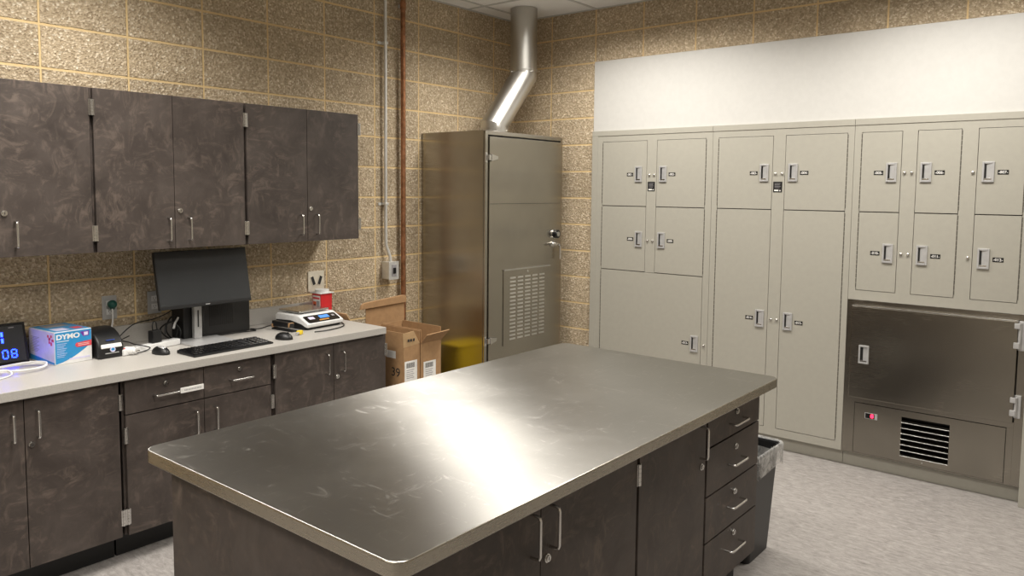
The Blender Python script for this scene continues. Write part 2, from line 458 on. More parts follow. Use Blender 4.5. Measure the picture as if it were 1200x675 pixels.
for kind, y0, ym, y1, lab in LOCS:
    t = thing('base_cabinet', lab, 'cabinet', (.3, (y0 + y1) / 2, 0), 'base cabinets under the counter')
    base_body(t, .002, BX - .021, y0 - .008, y1 + (.0 if y1 > -2 else .008), (.50, 0, 0))
    T = LEFT(BX)
    if kind == 'door':
        d1 = panel_part('door', T, y0, ym, BZ0, BZ1, t); d2 = panel_part('door', T, ym, y1, BZ0, BZ1, t)
        dv = .045 if y0 < -4 else .053
        pull(T, ym - dv, .722, d1); pull(T, ym + dv, .722, d2); lock(T, ym + (.022), .640, d2)
        for zz in (.738, .216): hinge(T, y1 + (.004 if y1 < -2 else -.002), zz, d2); hinge(T, y0 - .004, zz, d1)
    else:
        for i, (a, c) in enumerate(((y0, ym), (ym, y1))):
            dr = panel_part('drawer', T, a, c, .676, BZ1, t); cy = (a + c) / 2 if i == 0 else (a + c) / 2 + .005
            pull(T, cy - (.0 if i == 0 else -.005), .742, dr, .115, False); lock(T, cy, .788, dr)
            if i == 0:
                lb = MB(T); lb.box(cy + .052, cy + .165, .733, .758, .033, .037, M['paper'], .001)
                for q in range(14): lb.box(cy + .070 + q * .006, cy + .0735 + q * .006, .742, .749, .0369, .0373, M['greyprint'])
                lb.build('label_tag', dr, label='white paper tag taped over the drawer handle')
            d = panel_part('door', T, a, c, BZ0, .674, t)
            pull(T, ym - .048 if i == 0 else ym + .052, .572, d)
            for zz in (.584, .216): hinge(T, y0 - .0 + .000 if i == 0 else y1 + .004, zz, d)

ct = thing('countertop', 'long off-white laminate counter with backsplash along the block wall', 'counter', (.3, -3.1, .836))
MB().box(.0015, .637, -4.27, -1.945, .835, .874, M['counter'], .003).build('worktop', ct)
MB().box(.0015, .02, -4.27, -1.945, .8745, .970, M['counter'], .002).build('backsplash', ct)

# ------------------------------------------------------------------ island
IX0, IX1 = 1.87, 2.83
it = thing('steel_worktop', 'large scuffed stainless steel island worktop with rounded corners', 'worktop', (2.35, -2.85, .876))
def round_rect(x0, x1, y0, y1, r, n=7):
    o = []
    for cx, cy, a0 in ((x1 - r, y1 - r, 0), (x0 + r, y1 - r, 90), (x0 + r, y0 + r, 180), (x1 - r, y0 + r, 270)):
        for i in range(n + 1):
            a = math.radians(a0 + 90 * i / n); o.append((cx + r * math.cos(a), cy + r * math.sin(a)))
    return o
tb = MB()
tb.prism(round_rect(1.794, 2.904, -3.917, -1.779, .042), .8755, .914, M['steel_top'], .0045, seg=3)
top = tb.build('worktop', it)
# skirt faces get the plain brushed finish
me = top.data; me.materials.append(M['steel_edge'])
for p in me.polygons:
    if abs(p.normal.z) < .9: p.material_index = 1

def island_unit(lab, y0, y1, end_near=False):
    t = thing('island_cabinet', lab, 'cabinet', (2.35, (y0 + y1) / 2, 0), 'base cabinets under the steel island top')
    b = MB(); xa, xb = IX0, IX1 - .021
    for a, c in ((y0, y0 + .018), (y1 - .018, y1)): b.box(xa, xb, a, c, BZ0, .874, M['laminate'], .001)
    b.box(xa, xa + .018, y0 + .018, y1 - .018, BZ0, .874, M['laminate']); b.box(xa + .018, xb, y0 + .018, y1 - .018, BZ0, BZ0 + .018, M['laminate'])
    b.box(xa + .018, xb, y0 + .018, y1 - .018, .856, .874, M['dark_gap']); b.box(xb - .014, xb - .006, y0 + .018, y1 - .018, BZ0 + .018, .856, M['dark_gap'])
    if end_near: b.box(xa - .001, IX1, y0 - .02, y0, .0, .874, M['laminate'], .001)
    b.build('body', t)
    MB().box(xa + .05, IX1 - .09, y0, y1, 0, BZ0, M['rubber']).build('toe_kick', t, label='black rubber toe kick')
    return t
T = LEFT(IX1)
dz = [.148, .352, .534, .722, .848]
t = island_unit('dark brown island cabinet with a stack of four drawers beside the waste bin', -2.306, -1.802)
for i in range(4):
    d = panel_part('drawer', T, -2.300, -1.802, dz[i] + .0015, dz[i + 1] - .0015, t)
    hz = (.262, .440, .614, .776)[i]; lz = (.318, .488, .672, .815)[i]
    pull(T, -2.045, hz, d, .128, False); lock(T, -2.045, lz, d)
t = island_unit('dark brown single-door island cabinet between drawer stack and double doors', -2.808, -2.308)
d = panel_part('door', T, -2.804, -2.312, .148, .848, t); pull(T, -2.362, .765, d, .118); lock(T, -2.355, .672, d)
for zz in (.772, .236): hinge(T, -2.809, zz, d)
t = island_unit('dark brown two-door island cabinet with the blank end panel toward the counter', -3.848, -2.810, True)
d1 = panel_part('door', T, -3.846, -3.330, .148, .848, t); d2 = panel_part('door', T, -3.330, -2.816, .148, .848, t)
pull(T, -3.374, .765, d1, .118); pull(T, -3.288, .765, d2, .118); lock(T, -3.305, .680, d2)
for zz in (.772, .236): hinge(T, -2.812, zz, d2)

# ------------------------------------------------------------------ lockers
LY = -.025
TB = BACK(0, LY)
LP = M['beige']
def frame_rects(t, x0, x1, z0, z1, opens, name='body'):
    """carcass: face frame with rectangular openings (door slots), plus box behind"""
    b = MB(TB)
    us = sorted({x0, x1, *[o[0] for o in opens], *[o[1] for o in opens]}); vs = sorted({z0, z1, *[o[2] for o in opens], *[o[3] for o in opens]})
    # merge cells row by row
    for j in range(len(vs) - 1):
        run = None
        for i in range(len(us) - 1):
            cu, cv = (us[i] + us[i + 1]) / 2, (vs[j] + vs[j + 1]) / 2
            solid = not any(o[0] < cu < o[1] and o[2] < cv < o[3] for o in opens)
            if solid: run = [us[i], us[i + 1]] if run is None else [run[0], us[i + 1]]
            if (not solid or i == len(us) - 2) and run:
                b.box(run[0], run[1], vs[j], vs[j + 1], -.018, 0, LP); run = None
    b.box(x0, x1, z0, z1, -.024, -.018, M['beige_dark']); b.box(x0 + .002, x1 - .002, z0, z1, -.46, -.024, LP)
    return b
def locker_door(t, u0, u1, v0, v1, hu, hv, text, side, hinge_side):
    d = MB(TB).box(u0 + .0028, u1 - .0028, v0 + .0028, v1 - .0028, -.018, .001, LP, .0015).build('door', t)
    w, h = .029, .0565
    b = MB(TB)
    for a0, a1, c0, c1 in ((-w, -w + .010, -h, h), (w - .010, w, -h, h), (-w + .010, w - .010, -h, -h + .012), (-w + .010, w - .010, h - .012, h)):
        b.box(hu + a0, hu + a1, hv + c0, hv + c1, .001, .009, M['silver'], .002)
    b.hexa([(hu - w + .010, hv - h + .012, .001), (hu + w - .010, hv - h + .012, .001), (hu + w - .010, hv + h - .012, .001), (hu - w + .010, hv + h - .012, .001),
            (hu - w + .010, hv - h + .012, .0016), (hu + w - .010, hv - h + .012, .0078), (hu + w - .010, hv + h - .012, .0078), (hu - w + .010, hv + h - .012, .0016)], M['silver'])
    b.box(hu - w + .012, hu - w + .020, hv - h + .016, hv + h - .014, .0016, .0060, M['black'])
    b.box(hu - w + .012, hu + w - .012, hv - h + .012, hv - h + .022, .002, .0086, M['chrome'], .001)
    b.build('handle', d)
    lu = hu + side * .070
    p = MB(TB); p.box(lu - .026, lu + .026, hv - .0125 - .002, hv + .0125 - .002, .001, .0022, M['black'], .0006)
    p.text(text, .021, lu, hv - .0025, .0026, M['paper'], .0003, bold=.0004)
    p.build('number_plate', d)
    # piano hinge knuckles along the outer edge
    hp = MB(TB); hu2 = u0 if hinge_side < 0 else u1
    z = v0 + .02; 
    while z < v1 - .03:
        hp.cyl((hu2, z, .000), (hu2, z + .024, .000), .0026, M['beige_dark'], 8); z += .028
    hp.build('hinge', d)
    return d
def buttons(t, pts):
    for u, v in pts:
        b = MB(TB); b.cyl((u, v, 0), (u, v, .004), .0085, M['chrome'], 16); b.ball((u, v, .006), (.0075, .0075, .005), M['chrome'])
        b.build('latch_button', t)
def placard(t, u, v):
    b = MB(TB); b.box(u - .029, u + .029, v - .034, v + .034, 0, .0014, M['black'], .0006)
    for i in range(4): b.box(u - .019, u + .019 - .006 * (i % 2), v + .020 - i * .0085, v + .0225 - i * .0085, .0013, .0017, M['greyprint'])
    b.box(u - .021, u + .006, v - .027, v - .017, .0013, .0018, M['paper']); b.box(u + .012, u + .020, v - .027, v - .019, .0013, .0018, M['paper'])
    b.build('instruction_plate', t)
def crown(b, x0, x1, lip0=0):
    b.box(x0, x1, 2.089, 2.126, -.02, .004, LP, .0015)
def kick(t, x0, x1):
    MB(BACK(0, LY + .04)).box(x0, x1, .0, .093, -.30, 0, LP, .001).build('plinth', t)

Z0, Z1, Z2, ZB = 2.046, 1.572, 1.098, .144
KICKD = .093
L1 = thing('evidence_locker', 'beige steel locker with four small doors over one wide door', 'locker', (1.27, LY, 0), 'beige steel lockers along the back wall')
op = [(.882, 1.258, Z1, Z0), (1.335, 1.711, Z1, Z0), (.882, 1.258, Z2, Z1), (1.335, 1.711, Z2, Z1), (.882, 1.711, ZB, Z2)]
b = frame_rects(L1, .7875, 1.7575, KICKD, 2.089, op); crown(b, .7875, 1.757)
b.box(.7875, .838, KICKD, 2.089, 0, .003, LP, .001)
b.build('body', L1); kick(L1, .80, 1.757)
locker_door(L1, *op[0], 1.190, 1.805, '-001-', -1, -1); locker_door(L1, *op[1], 1.388, 1.805, '-002-', 1, 1)
locker_door(L1, *op[2], 1.202, 1.335, '-008-', -1, -1); locker_door(L1, *op[3], 1.386, 1.335, '-009-', 1, 1)
locker_door(L1, *op[4], 1.662, .626, '-013-', -1, -1)
buttons(L1, [(1.279, 1.799), (1.317, 1.799), (1.276, 1.329), (1.316, 1.329), (1.734, .623)]); placard(L1, 1.296, 1.717)
L2 = thing('evidence_locker', 'beige steel locker with two square doors over two tall doors', 'locker', (2.213, LY, 0), 'beige steel lockers along the back wall')
op = [(1.800, 2.174, Z1, Z0), (2.252, 2.629, Z1, Z0), (1.800, 2.168, ZB, Z1), (2.255, 2.631, ZB, Z1)]
op[2] = (1.800, 2.174, ZB, Z1); op[3] = (2.252, 2.629, ZB, Z1)
b = frame_rects(L2, 1.7595, 2.6665, KICKD, 2.089, op); crown(b, 1.759, 2.666); b.build('body', L2); kick(L2, 1.759, 2.666)
locker_door(L2, *op[0], 2.119, 1.809, '-003-', -1, -1); locker_door(L2, *op[1], 2.305, 1.809, '-004-', 1, 1)
locker_door(L2, *op[2], 2.121, .858, '-014-', -1, -1); locker_door(L2, *op[3], 2.306, .858, '-015-', 1, 1)
buttons(L2, [(2.193, 1.803), (2.236, 1.803), (2.196, .860), (2.235, .860)]); placard(L2, 2.210, 1.718)
L3 = thing('evidence_locker', 'beige steel locker with six small doors above the built-in refrigerator', 'locker', (3.12, LY, 1.04), 'beige steel lockers along the back wall')
op = []
for a, c in ((2.709, 2.932), (3.011, 3.234), (3.313, 3.538)): op += [(a, c, Z1, Z0), (a, c, Z2, Z1)]
b = frame_rects(L3, 2.6685, 3.600, 1.040, 2.089, op); crown(b, 2.668, 3.600); b.build('body', L3)
for i, (hu, s, n1, n2) in enumerate(((2.880, -1, '-005-', '-010-'), (3.062, 1, '-006-', '-011-'), (3.368, 1, '-007-', '-012-'))):
    locker_door(L3, *op[2 * i], hu, 1.806, n1, s, s); locker_door(L3, *op[2 * i + 1], hu, 1.330, n2, s, s)
buttons(L3, [(2.951, 1.804), (2.989, 1.804), (3.295, 1.804), (2.952, 1.331), (2.990, 1.331), (3.293, 1.331)])

# ------------------------------------------------------------------ refrigerator
SF = M['steel_fridge']
fr = thing('built_in_refrigerator', 'stainless steel refrigerator with louvred compressor panel built in under the lockers', 'refrigerator', (3.12, LY, 0))
b = MB(TB)
b.box(2.671, 3.597, .412, 1.036, -.46, -.0125, M['dark_gap']); b.box(2.671, 3.597, .094, .412, -.46, -.036, M['dark_gap'])
b.box(2.6685, 2.700, .094, 1.038, -.012, 0, SF, .001); b.box(3.556, 3.598, .094, 1.038, -.012, 0, SF, .001)
b.box(2.700, 3.556, 1.004, 1.038, -.012, 0, SF, .001); b.box(2.700, 3.556, .412, .446, -.012, 0, SF, .001); b.box(2.700, 3.556, .094, .100, -.012, 0, SF)
b.box(2.700, 2.734, .100, .412, -.012, 0, SF); b.box(3.524, 3.556, .100, .412, -.012, 0, SF)
b.build('body', fr)
dd = MB(TB); dd.box(2.702, 3.552, .446, 1.004, .002, .032, SF, .004); dd.box(2.702, 3.552, 1.004, 1.010, .002, .030, M['chrome'], .001)
dd = dd.build('door', fr)
b = MB(TB); hu, hv, w, h = 2.782, .716, .029, .056
for a0, a1, c0, c1 in ((-w, -w + .009, -h, h), (w - .009, w, -h, h), (-w + .009, w - .009, -h, -h + .011), (-w + .009, w - .009, h - .011, h)):
    b.box(hu + a0, hu + a1, hv + c0, hv + c1, .032, .039, M['silver'], .002)
b.box(hu - w + .009, hu + w - .009, hv - h + .011, hv + h - .011, .032, .0335, M['silver']); b.box(hu - w + .010, hu - .004, hv - h + .02, hv + h - .013, .0334, .036, M['black'])
b.box(hu - w + .011, hu + w - .011, hv - h + .011, hv - h + .021, .033, .0385, M['chrome'], .001); b.build('handle', dd)
for z0, z1 in ((.845, 1.005), (.475, .60)):
    b = MB(TB); b.box(3.553, 3.585, z0, z1, .0, .018, M['silver'], .004); b.cyl((3.561, z0 + .01, .022), (3.561, z1 - .01, .022), .009, M['silver'], 14)
    b.box(3.535, 3.562, z0 + .012, z0 + .045, .018, .036, M['silver'], .003); b.box(3.535, 3.562, z1 - .04, z1 - .01, .018, .036, M['silver'], .003)
    b.build('hinge', fr)
pn = MB(TB)
vx0, vx1, vz0, vz1 = 3.000, 3.252, .137, .370
for a0, a1, c0, c1 in ((2.737, vx0, .102, .409), (vx1, 3.521, .102, .409), (vx0, vx1, .102, vz0), (vx0, vx1, vz1, .409)): pn.box(a0, a1, c0, c1, -.010, .003, SF, .0)
pn.box(vx0, vx1, vz0, vz1, -.034, -.032, M['dark_gap'])
pn = pn.build('compressor_panel', fr)
n = 7; pitch = (vz1 - vz0) / n
lv = MB(TB)
for i in range(n):
    z = vz0 + i * pitch
    lv.hexa([(vx0, z, .008), (vx1, z, .008), (vx1, z + .0015, .010), (vx0, z + .0015, .010), (vx0, z + pitch * .50, -.022), (vx1, z + pitch * .50, -.022), (vx1, z + pitch * .50 + .002, -.020), (vx0, z + pitch * .50 + .002, -.020)], SF)
    lv.tube([(vx0, z + .001, .0092), (vx1, z + .001, .0092)], .0022, M['chrome'], 8)
lv.build('vent_louvre', pn)
dsp = MB(TB); dsp.box(2.796, 2.868, .322, .358, .003, .005, M['silver'], .001); dsp.box(2.800, 2.852, .325, .355, .005, .0062, M['black_gloss'])
dsp.text('8', .030, 2.838, .340, .0064, M['led_red'], .0004, bold=.0015, sx=1.2)
dsp.build('temperature_display', pn, label='small red digital temperature display')
MB(TB).cyl((3.12, .118, .003), (3.12, .118, .006), .004, M['chrome'], 12).build('screw', pn)
MB(BACK(0, LY + .04)).box(2.668, 3.600, 0, .092, -.30, 0, LP, .001).build('plinth', fr, label='beige painted plinth')

# ------------------------------------------------------------------ drying cabinet with exhaust duct
DX = .595; DY0, DY1, DZ = -1.045, -.155, 2.082
SC = M['steel_cab']
dc = thing('drying_cabinet', 'tall stainless steel drying cabinet standing in the corner of the block walls', 'cabinet', (.3, -.6, 0))
b = MB(); b.box(.004, DX, DY0, DY1, .0, DZ, SC, .004)
b.build('body', dc)
T = LEFT(DX)
b = MB(T); fw = .022
b.box(DY0 + .003, DY0 + .030, .06, DZ - .003, .0002, .012, SC, .002); b.box(DY1 - .030, DY1 - .003, .06, DZ - .003, .0002, .012, SC, .002)
b.box(DY0 + .030, DY1 - .030, DZ - .030, DZ - .003, .0002, .012, SC, .002); b.box(DY0 + .030, DY1 - .030, .06, .09, .0002, .012, SC, .002)
b.box(DY0 + .030, DY1 - .030, DZ - .042, DZ - .030, .0002, .003, M['dark_gap'])
b.build('door_frame', dc)
dr = MB(T); dr.box(-1.006, -.178, .095, 2.041, .0004, .020, SC, .003)
dr.box(-1.0, -.184, 1.586, 1.5885, .0199, .0203, M['dark_gap']); dr = dr.build('door', dc)
for z in (1.898, .652):
    b = MB(T); b.box(-1.052, -1.028, z - .034, z + .034, .012, .024, M['chrome'], .004)
    b.hexa([(-1.012, z - .027, .020), (-.925, z - .014, .020), (-.925, z + .014, .020), (-1.012, z + .027, .020),
            (-1.012, z - .024, .046), (-.930, z - .011, .032), (-.930, z + .011, .032), (-1.012, z + .024, .046)], M['chrome'], .003)
    b.box(-1.034, -1.006, z - .018, z + .018, .022, .042, M['chrome'], .004)
    b.build('hinge', dr)
b = MB(T); b.box(-.855, -.322, .590, 1.126, .020, .026, SC, .002); b.box(-.857, -.320, 1.120, 1.130, .020, .034, M['chrome'], .002)
b.cyl((-.585, 1.100, .026), (-.585, 1.100, .029), .008, M['chrome'], 14)
gp = b.build('vent_panel', dr)
lv = MB(T)
for c in range(5):
    cu = -.795 + .1 + (c - 1) * .1035
    cu = -.755 + c * .0845
    for r in range(17):
        cv = 1.066 - r * (1.066 - .632) / 16
        lv.hexa([(cu - .031, cv - .006, .026), (cu + .031, cv - .006, .026), (cu + .031, cv + .006, .026), (cu - .031, cv + .006, .026),
                 (cu - .027, cv - .005, .032), (cu + .027, cv - .005, .032), (cu + .031, cv + .006, .0265), (cu - .031, cv + .006, .0265)], M['duct'])
lv.build('vent_louvre', gp, label='grid of pale louvre slots')
b = MB(T); b.cyl((-.262, 1.357, .02), (-.262, 1.357, .028), .036, M['chrome'], 28); b.cyl((-.262, 1.357, .028), (-.262, 1.357, .055), .031, M['black_gloss'], 28)
b.cyl((-.262, 1.357, .055), (-.262, 1.357, .060), .018, M['chrome'], 24); b.build('dial_lock', dr, label='round black combination dial with chrome centre')
b = MB(T); b.cyl((-.272, 1.282, .02), (-.272, 1.282, .050), .014, M['chrome'], 18); b.cyl((-.272, 1.282, .02), (-.272, 1.282, .026), .026, M['chrome'], 24)
b.tube([(-.345, 1.276, .046), (-.30, 1.281, .050), (-.262, 1.284, .050), (-.240, 1.280, .052), (-.232, 1.262, .054), (-.230, 1.19, .056), (-.232, 1.168, .056)], .0075, M['chrome'], 10)
b.build('handle', dr, label='chrome lever handle')

ed = thing('exhaust_duct', 'shiny galvanised round exhaust duct jogging from steel cabinet to ceiling', 'duct', (.32, -.62, DZ))
R = .098; DU = M['duct']
b = MB(); b.cyl((.318, -.62, DZ + .001), (.318, -.62, DZ + .045), R + .006, DU, 40); b.cyl((.318, -.62, DZ + .045), (.318, -.62, DZ + .05), R + .010, DU, 40)
for a in range(6):
    an = a * PI / 3 + .3; b.cyl((.318 + (R + .006) * math.cos(an), -.62 + (R + .006) * math.sin(an), DZ + .03), (.318 + (R + .012) * math.cos(an), -.62 + (R + .012) * math.sin(an), DZ + .03), .005, M['chrome'], 8)
b.build('collar', ed)
mid = [Vector((.318, -.62, DZ + .05)), Vector((.318, -.62, 2.150)), Vector((.330, -.535, 2.262)), Vector((.346, -.415, 2.420)), Vector((.358, -.33, 2.532)), Vector((.358, -.33, 2.585))]
mid = [mid[0], mid[1], mid[4], mid[5]]
b = MB(); b.tube(mid, R - .001, DU, 40, mitre=True)
b.build('offset_elbow', ed, angle=18)
b = MB(); b.cyl((.358, -.33, 2.57), (.358, -.33, CEIL - .003), R + .002, DU, 40)
b.cyl((.358, -.33, 2.578), (.358, -.33, 2.588), R + .007, DU, 40)
b.cyl((.358, -.33, 2.66), (.358, -.33, 2.664), R + .0035, DU, 40)
for an in (-1.9, -.2, 1.2, 2.6): b.cyl((.358 + R * math.cos(an), -.33 + R * math.sin(an), 2.565), (.358 + (R + .016) * math.cos(an), -.33 + (R + .016) * math.sin(an), 2.565), .005, M['chrome'], 8)
b.build('upper_pipe', ed)

# ------------------------------------------------------------------ pipes and plates on the block wall
cd = thing('electrical_conduit', 'thin grey metal conduit dropping to a grey switch box', 'conduit', (0, -1.41, 1.06))
b = MB(); b.tube([(.030, -1.408, CEIL - .002), (.030, -1.412, 1.40), (.033, -1.412, 1.30), (.046, -1.388, 1.22), (.048, -1.385, 1.18)], .0105, M['conduit'], 12); b.build('pipe', cd)
for z in (2.66, 1.58):
    b = MB(); b.box(.0015, .006, -1.455, -1.395, z - .009, z + .009, M['conduit'], .001); b.box(.004, .043, -1.424, -1.394, z - .009, z + .009, M['conduit'], .004); b.build('clamp', cd)
b = MB(); b.box(.0015, .078, -1.428, -1.345, 1.065, 1.185, M['conduit'], .006); b.build('box', cd)
b = MB(); b.box(.078, .084, -1.432, -1.341, 1.062, 1.188, M['conduit'], .003)
b.box(.084, .0875, -1.408, -1.365, 1.085, 1.165, M['greyprint'], .002); b.box(.0875, .094, -1.398, -1.375, 1.105, 1.145, M['black'], .002)
b.build('switch_cover', cd, label='grey cover with black switch')
cp = thing('copper_pipe', 'vertical brown copper pipe running up the block wall beside the conduit', 'pipe', (.04, -1.26, 0))
b = MB(); b.cyl((.042, -1.262, 0), (.042, -1.26, CEIL - .002), .0175, M['copper'], 18); b.build('pipe', cp)
b = MB()
for z in (2.93,): b.cyl((.042, -1.26, z - .025), (.042, -1.26, z + .025), .021, M['copper'], 18); b.box(.0015, .03, -1.27, -1.25, z - .01, z + .01, M['conduit'])
b.build('bracket', cp)

def duplex(lab, yc, zc, plug):
    t = thing('wall_outlet', lab, 'outlet', (0, yc, zc), 'steel outlet plates above the counter')
    T = LEFT(.0015, yc, zc)
    b = MB(T); b.box(-.036, .036, -.060, .060, 0, .006, M['silver'], .002); b.build('cover_plate', t)
    for dz_ in (.021, -.021):
        b = MB(T); b.box(-.017, .017, dz_ - .0145, dz_ + .0145, .006, .0085, M['white'], .003)
        for q in (-.006, .006): b.box(q - .001, q + .001, dz_ - .002, dz_ + .007, .0084, .0088, M['ink'])
        b.cyl((0, dz_ - .008, .0084), (0, dz_ - .008, .0088), .0022, M['ink'], 10); b.build('receptacle', t)
    return t
duplex('steel outlet plate with a green plug in it, above the label printer', -3.238, 1.070, True)
duplex('steel outlet plate on the block wall beside the monitor', -3.008, 1.072, False)
pl = thing('power_plug', 'dark green plug with white cord in the outlet above the label printer', 'plug', (.01, -3.236, 1.09))
b = MB(LEFT(.0105, -3.234, 1.088)); b.ball((0, 0, .020), (.022, .022, .022), M['green']); b.cyl((0, 0, 0), (0, 0, .018), .017, M['green'], 18); b.ball((.002, -.012, .016), (.015, .018, .014), M['green']); b.build('plug_body', pl)
b = MB(); b.tube([(.030, -3.236, 1.072), (.042, -3.238, 1.045), (.048, -3.243, 1.0), (.050, -3.255, .95), (.052, -3.268, .905), (.06, -3.285, .884), (.09, -3.31, .879), (.12, -3.33, .8785)], .0042, M['white'], 8, smooth=4); b.build('cord', pl, label='white cord')
ip = thing('wall_outlet_plate', 'square ivory wall plate with two slanted dark sockets above the red container', 'outlet', (0, -1.973, 1.097))
T = LEFT(.0015, -1.973, 1.097)
b = MB(T); b.box(-.061, .061, -.064, .064, 0, .007, M['ivory'], .003); b.build('cover_plate', ip)
for s in (-1, 1):
    RT = T @ Matrix.Translation((s * .026, .004, 0)) @ Matrix.Rotation(-s * .35, 4, 'Z')
    b = MB(RT); b.box(-.0155, .0155, -.032, .032, .007, .010, M['ivory'], .002); b.box(-.010, .010, -.027, .027, .010, .011, M['ink'], .0); b.build('socket', ip)

# ------------------------------------------------------------------ things on the counter
CZ = .8745
# digital clock
ck = thing('digital_clock', 'black desk clock with glowing blue digits at the counter edge', 'clock', (.09, -3.83, CZ))
cy0, cy1 = -4.02, -3.643
b = MB(); b.hexa([(.045, cy0, CZ), (.113, cy0, CZ), (.113, cy1, CZ), (.045, cy1, CZ), (.030, cy0, 1.052), (.062, cy0, 1.056), (.062, cy1, 1.056), (.030, cy1, 1.052)], M['black_gloss'], .004); b.build('case', ck)
nrm = Vector((.182, 0, .051)).normalized(); upv = Vector((-.051, 0, .182)).normalized()
CT = Matrix(((0, upv.x, nrm.x, .113), (1, 0, 0, 0), (0, upv.z, nrm.z, CZ), (0, 0, 0, 1)))
b = MB(CT); b.box(cy0 + .012, cy1 - .012, .012, .176, .0002, .0012, M['screen']); b.box(-3.712, -3.690, .166, .169, .0012, .0016, M['greyprint']); b.build('face', ck)
SEG = {'0': 'abcdef', '1': 'bc', '8': 'abcdefg'}
def seven(b, ch, u, v, w, h, th, n, mat):
    for q in SEG[ch]:
        if q in 'adg':
            vv = {'a': v + h, 'd': v, 'g': v + h / 2}[q]; b.box(u - w / 2 + th * .6, u + w / 2 - th * .6, vv - th / 2, vv + th / 2, n, n + .001, mat)
        else:
            uu = u + (w / 2 if q in 'bc' else -w / 2); v0 = v + (h / 2 if q in 'bf' else 0)
            b.box(uu - th / 2, uu + th / 2, v0 + th * .5, v0 + h / 2 - th * .5, n, n + .001, mat)
b = MB(CT); seven(b, '1', -3.757, .096, .030, .058, .009, .0013, M['led_blue']); b.build('hour_digit', ck)
b = MB(CT); seven(b, '8', -3.702, .030, .020, .036, .0042, .0013, M['led_blue']); b.build('small_digit', ck)
b = MB(CT); seven(b, '0', -3.737, .030, .020, .036, .0042, .0013, M['led_blue']); b.build('small_digit', ck)

# label box
lbx = local_thing('printer_box', 'blue and white printed box of a label printer beside the clock', 'box', (.163, -3.530, CZ), .10)
BXD, BXW, BXH = .236, .166, .151
Tf = LEFT(BXD / 2, 0, 0); Tl = Matrix(((1, 0, 0, 0), (0, 0, -1, -BXW / 2), (0, 1, 0, 0), (0, 0, 0, 1)))
b = MB(); b.box(-BXD / 2, BXD / 2, -BXW / 2, BXW / 2, 0, BXH, M['white'], .002); b.build('carton', lbx)
b = MB(Tf); w = BXW / 2 - .002
poly = [(-w, .004)] + [(-w + .004 + i * (2 * w - .004) / 12, .006 + .075 * (i / 12) ** 1.6 + .0) for i in range(1, 13)] + [(w, BXH - .004), (-w, BXH - .004)]
b.prism(poly, .0002, .0008, M['blue'])
b.text('DYMO', .031, -.024, BXH - .026, .0012, M['white'], .0003, bold=.0012, sx=1.15)
b.box(-.074, -.020, BXH - .046, BXH - .0435, .0008, .0012, M['paper'])
for i in range(9): b.box(-.074, -.030 - .006 * (i % 3), .094 - i * .0075, .0955 - i * .0075, .0008, .0011, M['lilac'])
b.prism([(.030, BXH - .012), (.072, BXH - .010), (.070, BXH - .034), (.044, BXH - .034)], .0008, .0012, M['purple'])
b.box(.048, .066, BXH - .030, BXH - .015, .0012, .0016, M['lilac'])
b.prism([(.006, .080), (.012, .090), (.081, .096), (.081, .070), (.014, .070)], .0009, .0015, M['redprint'])
for i in range(2): b.box(.020, .070, .084 - i * .007, .0858 - i * .007, .0015, .0018, M['paper'])
b.box(-.020, .072, .016, .024, .0002, .0010, M['lilac'])
b.build('front_print', lbx, label='blue printed front with red flash')
b = MB(Tl)
b.box(-.116, .116, .004, BXH - .004, .0002, .0006, M['lilac']); b.prism([(-.116, .004), (.116, .004), (.116, .012), (-.116, .03)], .0006, .001, M['blue'])
for i in range(12): b.box(-.100, -.02 - .01 * (i % 3), .112 - i * .006, .1145 - i * .006, .0006, .0009, M['greyprint'])
b.text('PVPC', .026, -.074, .126, .0009, M['greyprint'], .0002) if False else None
random.seed(3)
for i in range(9): 
    a, c = .055 + random.random() * .045, .085 + random.random() * .045; b.box(a, a + .014, c, c + .012, .0006, .0010, M['redprint'])
b.build('side_print', lbx, label='lilac side with fine grey print')
b = MB(); b.box(-.114, .114, -.079, .079, BXH, BXH + .0006, M['blue'])
b.box(.02, .09, -.06, .0, BXH + .0006, BXH + .001, M['lilac']); b.box(.03, .085, .025, .065, BXH + .0006, BXH + .001, M['redprint']); b.box(-.09, -.02, -.05, .05, BXH + .0006, BXH + .001, M['greyprint'])
b.build('top_print', lbx)

# label printer
lp = local_thing('label_printer', 'small black label printer with a white front band beside the blue box', 'printer', (.212, -3.366, CZ), .05)
prof = [(-.095, .0), (.092, .0), (.095, .012), (.092, .050), (.078, .082), (.050, .108), (.015, .126), (-.03, .134), (-.075, .130), (-.095, .112)]
TP = Matrix(((1, 0, 0, 0), (0, 0, -1, 0), (0, 1, 0, 0), (0, 0, 0, 1)))
b = MB(TP); b.prism(prof, -.060, .060, M['black'], .010, seg=3); b.build('body', lp)
FT = LEFT(0, 0, 0)
b = MB()
b.hexa([(.088, -.048, .046), (.0975, -.048, .050), (.0975, .050, .050), (.088, .050, .046), (.082, -.046, .066), (.090, -.046, .068), (.090, .048, .068), (.082, .048, .066)], M['white'], .003); b.build('label_slot', lp, label='white band around the label slot')
b = MB(); b.box(.0915, .0965, -.030, .034, .022, .026, M['silver'], .001); b.box(.076, .083, -.018, .022, .082, .086, M['dkblue'], .001)
b.cyl((.092, .004, .040), (.0985, .004, .041), .012, M['lilac'], 20); b.cyl((.0985, .004, .041), (.0993, .004, .041), .008, M['blue'], 18)
b.build('badge', lp, label='round blue and white badge')

